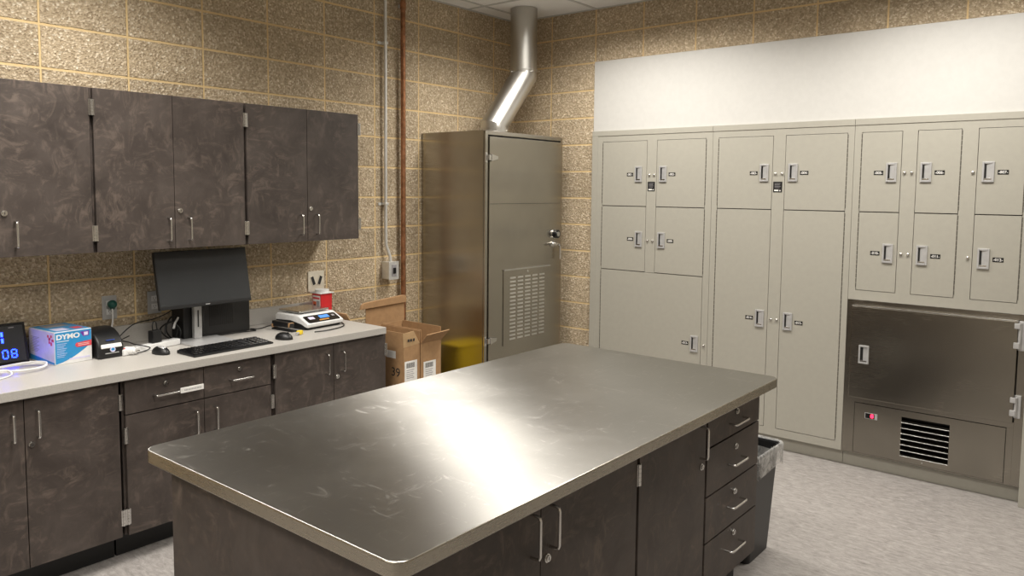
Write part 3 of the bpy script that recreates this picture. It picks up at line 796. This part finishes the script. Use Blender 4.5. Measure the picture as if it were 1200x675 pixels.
# mice
def mouse(lab, x, y, rz, L, W, light):
    t = local_thing('computer_mouse', lab, 'mouse', (x, y, CZ), rz, 'computer mice on the counter')
    b = MB(); b.ball((0, 0, .004), (L / 2, W / 2, .034), M['black'], cut=-.12); b.build('shell', t)
    b = MB(); b.cyl((L * .22, -.003, .030), (L * .22, .003, .030), .009, M['silver' if light else 'black_gloss'], 14); b.build('scroll_wheel', t)
    if light:
        b = MB(); b.ball((L * .05, -.004, .0125), (.036, .015, .0285), M['silver'], cut=-.2); b.build('palm_inlay', t, label='silver inlay')
    return t
mouse('black mouse with silver inlay near the power strip', .385, -3.165, .15, .115, .062, True)
mouse('plain matt black mouse near the yellow foam piece', .510, -2.556, .35, .105, .066, False)

# keyboard
kb = local_thing('keyboard', 'flat black computer keyboard in front of the monitor', 'keyboard', (.503, -2.886, CZ), math.atan2(.0205, .4365) )
b = MB(); b.hexa([(-.079, -.222, 0), (.079, -.222, 0), (.079, .222, 0), (-.079, .222, 0), (-.079, -.222, .017), (.079, -.222, .008), (.079, .222, .008), (-.079, .222, .017)], M['black'], .003); b.build('case', kb)
b = MB(); random.seed(2)
for r in range(6):
    xx = -.066 + r * .0235 + (.004 if r else 0); zt = .0165 - (xx + .079) * .057
    groups = [(-.214, 15, .019), (.079, 3, .019), (.144, 4, .019)]
    if r == 5: groups = [(-.214, 3, .024), (.0, 3, .024), (.079, 3, .019), (.144, 3, .019)]; b.box(xx - .008, xx + .008, -.138, -.004, zt, zt + .0045, M['black_gloss'], .0012)
    for y0, n_, w_ in groups:
        for c in range(n_): b.box(xx - .008, xx + .008, y0 + c * w_ + .0015, y0 + (c + 1) * w_ - .0015, zt, zt + .0045, M['black_gloss'], .0012, 1)
b.build('keycaps', kb, kind='stuff')

# monitor
mo = thing('computer_monitor', 'widescreen black monitor on a silver stand under the wall cabinet', 'monitor', (.26, -2.865, CZ))
b = MB(); b.prism(round_rect(.13, .385, -2.985, -2.755, .006, 3), CZ, CZ + .010, M['silver'], .002); b.build('stand_base', mo)
b = MB(); b.box(.172, .200, -2.892, -2.848, CZ + .010, 1.26, M['silver'], .004); b.box(.1995, .2005, -2.874, -2.866, CZ + .07, CZ + .16, M['ink']); b.build('stand_column', mo)
b = MB(); b.box(.195, .232, -2.91, -2.83, 1.165, 1.265, M['black'], .004); b.build('mount', mo)
ang = .185
mc = Vector((.262, -2.868, 1.2125)); 
MT = Matrix.Translation(mc) @ Matrix(((0, -math.sin(ang), math.cos(ang), 0), (1, 0, 0, 0), (0, math.cos(ang), math.sin(ang), 0), (0, 0, 0, 1)))
b = MB(MT); hw, hh = .2535, .147
b.box(-hw, hw, -hh, hh, -.012, .010, M['black'], .003); b.box(-hw + .06, hw - .06, -hh + .05, hh - .05, -.034, -.012, M['black'], .008); pnl = b.build('panel', mo)
b = MB(MT); b.box(-hw + .004, hw - .004, -hh + .017, hh - .005, .0100, .0106, M['screen']); b.build('screen', pnl)
b = MB(MT); b.box(-hw + .002, hw - .002, -hh + .001, -hh + .016, .0100, .0112, M['black'], .0005); b.box(-.012, .012, -hh + .006, -hh + .010, .0112, .0116, M['silver']); b.build('chin_bezel', pnl)

# desktop computer behind the monitor
pc = thing('desktop_computer', 'black desktop computer case standing behind the monitor', 'computer', (.10, -2.69, CZ))
b = MB(); b.box(.042, .168, -2.935, -2.546, CZ + .004, CZ + .292, M['black'], .004); b.build('case', pc)
b = MB()
for i in range(2): b.box(.165, .1695, -2.80 + i * .0, -2.60, CZ + .25 - i * .02, CZ + .254 - i * .02, M['black_gloss'])
for q in range(16): b.box(.166, .1690, -2.79 + q * .009, -2.785 + q * .009, CZ + .06, CZ + .20, M['dark_gap'])
b.build('front_grille', pc)
b = MB()
for yy in (-2.91, -2.57): b.box(.05, .16, yy - .008, yy + .008, CZ, CZ + .005, M['rubber'])
b.build('foot', pc)

# power strip and adapter
ps = thing('power_strip', 'white power strip lying along the counter beside the label printer', 'power strip', (.25, -3.14, CZ))
pts0, pts1 = Vector((.292, -3.315, 0)), Vector((.212, -2.992, 0))
dirv = (pts1 - pts0).normalized(); nv = Vector((-dirv.y, dirv.x, 0)); cen = (pts0 + pts1) / 2; Ls = (pts1 - pts0).length / 2
PT = Matrix(((dirv.x, nv.x, 0, cen.x), (dirv.y, nv.y, 0, cen.y), (0, 0, 1, CZ), (0, 0, 0, 1)))
b = MB(PT); b.box(-Ls, Ls, -.023, .023, 0, .030, M['white'], .005); b.build('housing', ps)
for i in range(6):
    b = MB(PT); c = -Ls + .055 + i * .047; b.box(c - .014, c + .014, -.014, .014, .030, .0312, M['white'], .001)
    for q in (-.005, .005): b.box(c - .005, c + .003, q - .001, q + .001, .0312, .0315, M['ink'])
    b.build('receptacle', ps)
b = MB(PT); b.box(-Ls + .006, -Ls + .026, -.008, .008, .030, .034, M['red'], .002); b.build('switch', ps)
ad = thing('power_adapter', 'small black power adapter plugged into the white power strip', 'adapter', (.236, -3.09, CZ + .0315))
ctr = cen + dirv * (.030)
AT = Matrix(((dirv.x, nv.x, 0, ctr.x), (dirv.y, nv.y, 0, ctr.y), (0, 0, 1, CZ + .0316), (0, 0, 0, 1)))
b = MB(AT); b.box(-.027, .027, -.019, .019, 0, .062, M['black'], .005); b.build('body', ad)
b = MB(AT); b.tube([(-.012, 0, .060), (-.014, .0, .088), (-.004, .002, .104), (.010, .004, .098), (.016, .006, .075), (.030, .020, .030), (.04, .06, -.02)], .003, M['black'], 8, smooth=4); b.build('cord', ad)

wp = local_thing('plug_adapter', 'round white plug adapter lying between the label printer and the black cables', 'adapter', (.300, -3.272, CZ), .6)
b = MB(); b.cyl((-.024, 0, .020), (.020, 0, .020), .0195, M['white'], 22); b.cyl((.020, 0, .020), (.030, 0, .020), .014, M['white'], 22); b.build('body', wp)
b = MB()
for q in (-.006, .006): b.box(.030, .044, q - .001, q + .001, .016, .024, M['chrome'])
b.build('prongs', wp)

def cable(name, lab, pts, r=.003, mat='black', grp='loose black cables by the monitor', cat='cable'):
    o = MB().tube(pts, r, M[mat], 8, smooth=5).build(name); return tag(o, lab, cat, grp)
z = CZ + .0048
cable('power_cable', 'black cable looping from the label printer to the power strip', [(.115, -3.365, z + .02), (.10, -3.30, z + .045), (.14, -3.22, z + .03), (.26, -3.235, z + .036), (.33, -3.19, z + .02), (.31, -3.26, z), (.25, -3.33, z + .015), (.18, -3.28, z + .04), (.13, -3.20, z + .055)])
cable('power_cable', 'black cable arching from the power strip up behind the monitor', [(.10, -3.27, z + .01), (.09, -3.22, z + .06), (.085, -3.15, z + .105), (.08, -3.06, z + .115), (.08, -3.0, z + .13), (.085, -2.96, z + .15), (.09, -2.945, z + .17)])
cable('data_cable', 'black cable coil bunched on the counter behind the monitor stand base', [(.19, -3.045, z + .05), (.17, -3.03, z + .09), (.16, -2.99, z + .10), (.17, -2.955, z + .06), (.15, -2.95, z + .01), (.12, -2.96, z), (.11, -3.0, z + .02), (.13, -3.04, z + .07), (.14, -2.99, z + .10), (.13, -2.948, z + .07), (.12, -2.95, z + .02), (.10, -2.96, z), (.09, -2.99, z + .05), (.10, -2.975, z + .11), (.11, -2.95, z + .12), (.115, -2.947, z + .06)], .0042)
cable('data_cable', 'black cable hanging down behind the silver monitor column', [(.20, -2.835, 1.155), (.215, -2.83, 1.10), (.205, -2.84, 1.02), (.19, -2.835, .95), (.18, -2.83, .905), (.176, -2.79, .886), (.178, -2.70, .883), (.18, -2.60, .879), (.19, -2.53, .8775), (.17, -2.515, .8775), (.14, -2.53, .8775)])
cable('balance_cord', 'black cord lying from the computer case to the balance', [(.13, -2.52, z), (.16, -2.48, z), (.14, -2.43, z), (.115, -2.38, z), (.10, -2.345, z)], .0028)
cable('network_cable', 'short white cable end among the black cables left of the stand', [(.19, -3.00, z + .075), (.165, -2.98, z + .095), (.15, -2.963, z + .105), (.145, -2.95, z + .12)], .0055, 'white', None)
for lab, sx in (('coiled white cable lying flat on the counter below the clock', 1.0),):
    p = []
    for i in range(0, 34):
        a = i * .55; rr = 1 + .04 * math.sin(i * 1.7)
        p.append((.275 + .072 * rr * math.cos(a), -3.735 + .105 * rr * math.sin(a), z + .006 + .0022 * (i / 8) + .002 * math.sin(i)))
    p += [(.36, -3.80, z), (.42, -3.90, z), (.46, -4.02, z)]
    cable('white_cable', lab, p, .0032, 'white', None)

# balance
ba = local_thing('laboratory_balance', 'white laboratory balance with black keypad and steel pan', 'balance', (.242, -2.200, CZ), .07)
prof = [(-.14, .012), (.140, .012), (.150, .020), (.152, .034), (.070, .074), (.055, .078), (-.125, .078), (-.14, .066)]
b = MB(TP); b.prism(prof, -.135, .135, M['white'], .008, seg=3); b.build('housing', ba)
b = MB(TP); b.prism([(-.132, .0), (.115, .0), (.139, .014), (.10, .030), (.0, .046), (-.132, .040)], -.1365, .1365, M['black'], .003); b.build('base', ba)
sl = math.atan2(.040, .082); n_ = Vector((math.sin(sl), 0, math.cos(sl))); u_ = Vector((-math.cos(sl), 0, math.sin(sl)))
KT = Matrix(((0, u_.x, n_.x, .111), (1, 0, 0, 0), (0, u_.z, n_.z, .054), (0, 0, 0, 1)))
b = MB(KT); b.prism(round_rect(-.118, .118, -.036, .034, .012, 4), .0, .0016, M['black_gloss'], .0005); kp = b.build('keypad', ba)
b = MB(KT); b.box(-.012, .058, -.004, .024, .0016, .0020, M['lcd']); b.build('display', kp, label='lit blue display')
b = MB(KT); b.box(-.030, .040, -.024, -.014, .0016, .0020, M['lcd_o']); b.build('indicator_bar', kp, label='lit orange bar')
b = MB(KT); b.box(-.09, -.05, -.004, .02, .0016, .0020, M['lilac']); b.build('touch_button', kp)
b = MB(KT); b.box(.08, .10, .0, .016, .0016, .002, M['greyprint']); b.build('touch_button', kp)
b = MB(); b.prism(round_rect(-.142, .052, -.112, .112, .010, 4), .086, .096, M['chrome'], .003); b.build('pan', ba, label='square steel weighing pan')
b = MB()
for q in (-.07, .07):
    for p_ in (-.10, .02): b.cyl((p_, q, .077), (p_, q, .087), .012, M['black'], 12)
b.build('pan_support', ba)
b = MB(); b.tube([(-.06, .13, .02), (-.05, .148, .006), (-.01, .160, .0045), (.04, .162, .0045), (.11, .155, .0045), (.20, .09, .0045), (.235, .0, .0045), (.24, -.08, .0045), (.225, -.15, .0045)], .0032, M['black'], 8, smooth=5); b.build('cord', ba, label='black cord curling round the front')

# stapler
stp = local_thing('stapler', 'black stapler with tan end patches beside the balance', 'stapler', (.285, -2.405, CZ), .08)
b = MB(); b.box(-.085, .095, -.018, .018, 0, .010, M['black'], .003); b.build('base', stp)
b = MB(); b.hexa([(-.085, -.016, .018), (.075, -.016, .022), (.075, .016, .022), (-.085, .016, .018), (-.085, -.014, .050), (.070, -.014, .048), (.070, .014, .048), (-.085, .014, .050)], M['black'], .003); b.build('arm', stp)
b = MB(); b.box(-.088, -.072, -.0165, .0165, .012, .032, M['card'], .002); b.build('rear_patch', stp, label='tan rear end')
b = MB(); b.box(.058, .070, -.0168, .0168, .024, .0485, M['card'], .002); b.build('front_patch', stp, label='tan front end')

# yellow foam piece
ye = local_thing('foam_earplugs', 'bright yellow piece with a clear cap lying beside the black mouse', 'earplugs', (.462, -2.425, CZ), .5)
b = MB(); b.box(-.014, .014, -.010, .022, 0, .022, M['yellow'], .005); b.build('body', ye)
b = MB(); b.cyl((0, -.010, .010), (0, -.034, .009), .008, M['silver'], 14); b.build('cap', ye)

# sharps container
sh = thing('sharps_container', 'red sharps container with white lid standing behind the balance', 'container', (.115, -2.01, CZ))
b = MB(); b.hexa([(.075, -2.050, CZ), (.160, -2.050, CZ), (.160, -1.972, CZ), (.075, -1.972, CZ), (.070, -2.054, 1.035), (.163, -2.054, 1.035), (.163, -1.968, 1.035), (.070, -1.968, 1.035)], M['red'], .004); b.build('body', sh)
b = MB(BACK(0, -2.0535)); b.box(.082, .154, .905, 1.022, -.002, .0015, M['paper']); b.box(.086, .116, .935, .985, .0015, .002, M['orange']); b.box(.120, .150, .930, .990, .0015, .002, M['greyprint']); b.box(.086, .150, 1.000, 1.012, .0015, .002, M['redprint']); b.box(.092, .110, .952, .968, .002, .0024, M['ink'])
b.build('warning_label', sh, label='white and orange warning label')
b = MB(); b.box(.060, .172, -2.064, -1.958, 1.035, 1.042, M['white'], .003); b.cyl((.115, -2.011, 1.042), (.115, -2.011, 1.058), .043, M['white'], 28); b.build('lid', sh, label='white lid with round cap')

# ------------------------------------------------------------------ cartons between counter and drying cabinet
def carton(lab, x0, x1, y0, y1, z1, zf, parts):
    t = thing('cardboard_box', lab, 'box', ((x0 + x1) / 2, (y0 + y1) / 2, 0), 'open brown cartons beside the counter'); th = .005
    b = MB(); b.box(x0, x1, y0, y1, 0, .006, M['card']); b.box(x0, x1, y0, y0 + th, .006, z1, M['card']); b.box(x0, x1, y1 - th, y1, .006, z1, M['card'])
    b.box(x0, x0 + th, y0 + th, y1 - th, .006, z1, M['card']); b.box(x1 - th, x1, y0 + th, y1 - th, .006, zf, M['card'])
    b.build('body', t); return t
ca = carton('open brown carton with 39 written on its side, next to the counter', .31, .66, -1.830, -1.697, .822, .742, 0)
b = MB(); b.hexa([(.6605, -1.830, .735), (.6605, -1.697, .745), (.656, -1.697, .745), (.656, -1.830, .735), (.672, -1.845, .822), (.672, -1.758, .830), (.668, -1.758, .830), (.668, -1.845, .822)], M['card_lit'])  # light falling on this flap is put into its cardboard colour
b.build('front_flap', ca, label='flap folded up at the front, colour lightened as if lit')
b = MB(LEFT(.6705)); b.text('SKS', .03, -1.775, .772, 0, M['ink'], .0002) if False else None
for u in (-1.805, -1.785, -1.762): b.box(u, u + .012, .768, .784, -.001, .0012, M['ink'], .0)
b.build('flap_symbols', ca)
b = MB(LEFT(.66)); b.box(-1.822, -1.720, .520, .648, .0002, .001, M['paper'])
for i in range(12): b.box(-1.808 + i * .0056, -1.8055 + i * .0056 + .001 * (i % 2), .606, .636, .001, .0014, M['ink'])
for i in range(5): b.box(-1.808, -1.745 - .008 * (i % 2), .590 - i * .012, .594 - i * .012, .001, .0014, M['greyprint'])
b.build('shipping_label', ca, label='white shipping label')
b = MB(BACK(0, -1.830)); b.box(.505, .590, .660, .705, .0002, .001, M['paper']); b.build('side_label', ca, label='small white side label')
b = MB(BACK(0, -1.830)); b.text('39', .075, .590, .575, .0006, M['ink'], .0003, sx=1.1); b.build('handwriting', ca, label='39 in black marker')
cb = carton('open brown carton with a dark flap bent outward, next to the steel cabinet', .31, .66, -1.690, -1.514, .825, .742, 0)
b = MB(); b.hexa([(.6605, -1.690, .740), (.6605, -1.514, .740), (.656, -1.514, .743), (.656, -1.690, .743), (.722, -1.695, .800), (.722, -1.500, .808), (.719, -1.500, .812), (.719, -1.695, .804)], M['card'])
b.build('front_flap', cb, label='flap bent outward with printed symbols')
b = MB(LEFT(.66)); b.box(-1.665, -1.560, .520, .622, .0002, .001, M['paper'])
for i in range(12): b.box(-1.650 + i * .0056, -1.6475 + i * .0056 + .001 * (i % 2), .582, .612, .001, .0014, M['ink'])
for i in range(4): b.box(-1.650, -1.585 - .008 * (i % 2), .568 - i * .012, .572 - i * .012, .001, .0014, M['greyprint'])
b.build('shipping_label', cb, label='white shipping label')
cc = thing('cardboard_box', 'brown carton against the block wall with its lid standing open', 'box', (.18, -1.68, 0), 'open brown cartons beside the counter')
b = MB(); th = .005; x0, x1, y0, y1, z1 = .085, .29, -1.858, -1.482, .775
b.box(x0, x1, y0, y1, 0, .006, M['card']); b.box(x0, x1, y0, y0 + th, .006, z1, M['card']); b.box(x0, x1, y1 - th, y1, .006, z1, M['card'])
b.box(x0, x0 + th, y0 + th, y1 - th, .006, z1, M['card']); b.box(x1 - th, x1, y0 + th, y1 - th, .006, z1, M['card']); b.build('body', cc)
b = MB(); b.box(.283, .288, -1.805, -1.482, .775, .935, M['card']); b.build('lid', cc)
b = MB(LEFT(0)); b.prism([(-1.855, .928), (-1.845, .955), (-1.825, .968), (-1.50, .988), (-1.478, .985), (-1.470, .965), (-1.474, .938)], .281, .300, M['card'], .004); b.build('tuck_flap', cc)
b = MB(); b.hexa([(.10, -1.858, .775), (.27, -1.858, .775), (.27, -1.853, .775), (.10, -1.853, .775), (.12, -1.93, .905), (.25, -1.93, .905), (.25, -1.925, .908), (.12, -1.925, .908)], M['card_lit']); b.build('side_flap', cc)

# yellow bin behind the cartons, seen mirrored in the steel
yb = thing('yellow_bin', 'yellow bin between the cartons and the steel cabinet, seen mirrored in the steel', 'bin', (.17, -1.29, 0))
b = MB(); b.hexa([(.085, -1.45, 0), (.255, -1.45, 0), (.255, -1.19, 0), (.085, -1.19, 0), (.075, -1.47, .53), (.265, -1.47, .53), (.265, -1.17, .53), (.075, -1.17, .53)], M['yellow'], .006); b.build('body', yb)
b = MB(); b.box(.07, .27, -1.475, -1.165, .53, .555, M['yellow'], .01); b.build('lid', yb)

# ------------------------------------------------------------------ waste bin
wb = thing('waste_bin', 'slim black waste bin standing behind the drawer end of the island', 'bin', (2.6, -1.54, 0))
def taper_shell(z0, z1, r0, r1, mat, b, th=.004):
    lo = round_rect(*r0, .03, 5); hi = round_rect(*r1, .035, 5)
    tbm = bmesh.new()
    o0 = [tbm.verts.new((p[0], p[1], z0)) for p in lo]; o1 = [tbm.verts.new((p[0], p[1], z1)) for p in hi]
    cx, cy = (r1[0] + r1[1]) / 2, (r1[2] + r1[3]) / 2
    sh_ = lambda p: (cx + (p[0] - cx) * (1 - th / (r1[1] - r1[0]) * 2), cy + (p[1] - cy) * (1 - th / (r1[3] - r1[2]) * 2))
    i1 = [tbm.verts.new((*sh_(p), z1)) for p in hi]; i0 = [tbm.verts.new((*sh_(p), z0 + th)) for p in lo]
    n = len(lo)
    for i in range(n):
        j = (i + 1) % n
        tbm.faces.new((o0[i], o0[j], o1[j], o1[i])); tbm.faces.new((o1[i], o1[j], i1[j], i1[i])); tbm.faces.new((i1[i], i1[j], i0[j], i0[i]))
    tbm.faces.new(o0[::-1]); tbm.faces.new(i0)
    bmesh.ops.recalc_face_normals(tbm, faces=tbm.faces)
    b._merge(tbm, mat)
b = MB(); taper_shell(0, .505, (2.49, 2.745, -1.66, -1.408), (2.455, 2.778, -1.70, -1.392), M['black'], b); b.build('body', wb)
b = MB()
rim = round_rect(2.448, 2.785, -1.707, -1.385, .04, 6)
b.tube([(p[0], p[1], .507) for p in rim] + [(rim[0][0], rim[0][1], .507)], .008, M['black'], 8); b.build('rim', wb)
# film liner folded over the rim
random.seed(11)
lm = bmesh.new(); N = 72
def ringpts(x0, x1, y0, y1, z, amp, zamp, ph):
    base = round_rect(x0, x1, y0, y1, .045, 17)
    out = []
    for i, p in enumerate(base):
        k_ = amp * (math.sin(i * 1.9 + ph) + .6 * math.sin(i * 3.7 + 2 * ph)); c_ = Vector(((x0 + x1) / 2, (y0 + y1) / 2)); d_ = (Vector(p) - c_).normalized()
        out.append((p[0] + d_.x * k_, p[1] + d_.y * k_, z + zamp * math.sin(i * 1.1 + ph)))
    return out
rings = [ringpts(2.475, 2.752, -1.675, -1.42, .38, .004, .004, .4), ringpts(2.455, 2.775, -1.69, -1.40, .47, .003, .004, .2), ringpts(2.445, 2.790, -1.708, -1.382, .521, .002, .003, 0),
         ringpts(2.436, 2.798, -1.717, -1.373, .512, .002, .003, .3), ringpts(2.438, 2.797, -1.716, -1.374, .470, .004, .006, .9), ringpts(2.440, 2.795, -1.714, -1.376, .425, .005, .012, 1.4)]
vr = [[lm.verts.new(p) for p in r] for r in rings]
for a in range(len(vr) - 1):
    for i in range(len(vr[0])):
        j = (i + 1) % len(vr[0]); lm.faces.new((vr[a][i], vr[a][j], vr[a + 1][j], vr[a + 1][i]))
b = MB(); b._merge(lm, M['clear_bag']); o = b.build('bin_liner', None, 60); tag(o, 'clear plastic liner folded over the rim of the black waste bin', 'bin liner')

# ------------------------------------------------------------------ light: recessed ceiling troffers
def troffer(x, y, w, h, power, col=(1.0, .955, .885), spread=145):
    l = bpy.data.lights.new('ceiling_troffer', 'AREA'); l.shape = 'RECTANGLE'; l.size = w; l.size_y = h; l.energy = power; l.color = col
    l.spread = math.radians(spread)
    o = bpy.data.objects.new('ceiling_troffer', l); COL.objects.link(o); o.location = (x, y, CEIL - .006)
    return o
for x, y, p in ((1.40, -.88, 44), (3.23, -.88, 44), (1.15, -3.62, 47), (3.23, -3.62, 40), (1.40, -5.76, 36), (3.23, -5.76, 36)):
    troffer(x, y, 1.2, .6, p)
w = bpy.data.worlds.new('World'); scene.world = w; w.use_nodes = True
w.node_tree.nodes['Background'].inputs[0].default_value = (1, .95, .88, 1); w.node_tree.nodes['Background'].inputs[1].default_value = .05

# ------------------------------------------------------------------ camera
cam = bpy.data.cameras.new('Camera'); co = bpy.data.objects.new('Camera', cam); COL.objects.link(co)
yaw, pitch, roll = .686318810467324, -.07965014403327375, .009333078708406854
fwd = Vector((-math.sin(yaw) * math.cos(pitch), math.cos(yaw) * math.cos(pitch), math.sin(pitch))); rt = Vector((math.cos(yaw), math.sin(yaw), 0)); up = rt.cross(fwd)
r2 = rt * math.cos(roll) + up * math.sin(roll); u2 = up * math.cos(roll) - rt * math.sin(roll)
co.matrix_world = Matrix(((r2.x, u2.x, -fwd.x, 4.05005), (r2.y, u2.y, -fwd.y, -4.95399), (r2.z, u2.z, -fwd.z, 1.68525), (0, 0, 0, 1)))
cam.sensor_width = 36; cam.lens = 906.362 / 1200 * 36; cam.shift_y = -42.9208 / 1200; cam.clip_start = .05
scene.camera = co
vs = scene.view_settings
vs.view_transform = 'Standard'; vs.look = 'None'; vs.gamma = 1; vs.use_curve_mapping = False; vs.exposure = .06
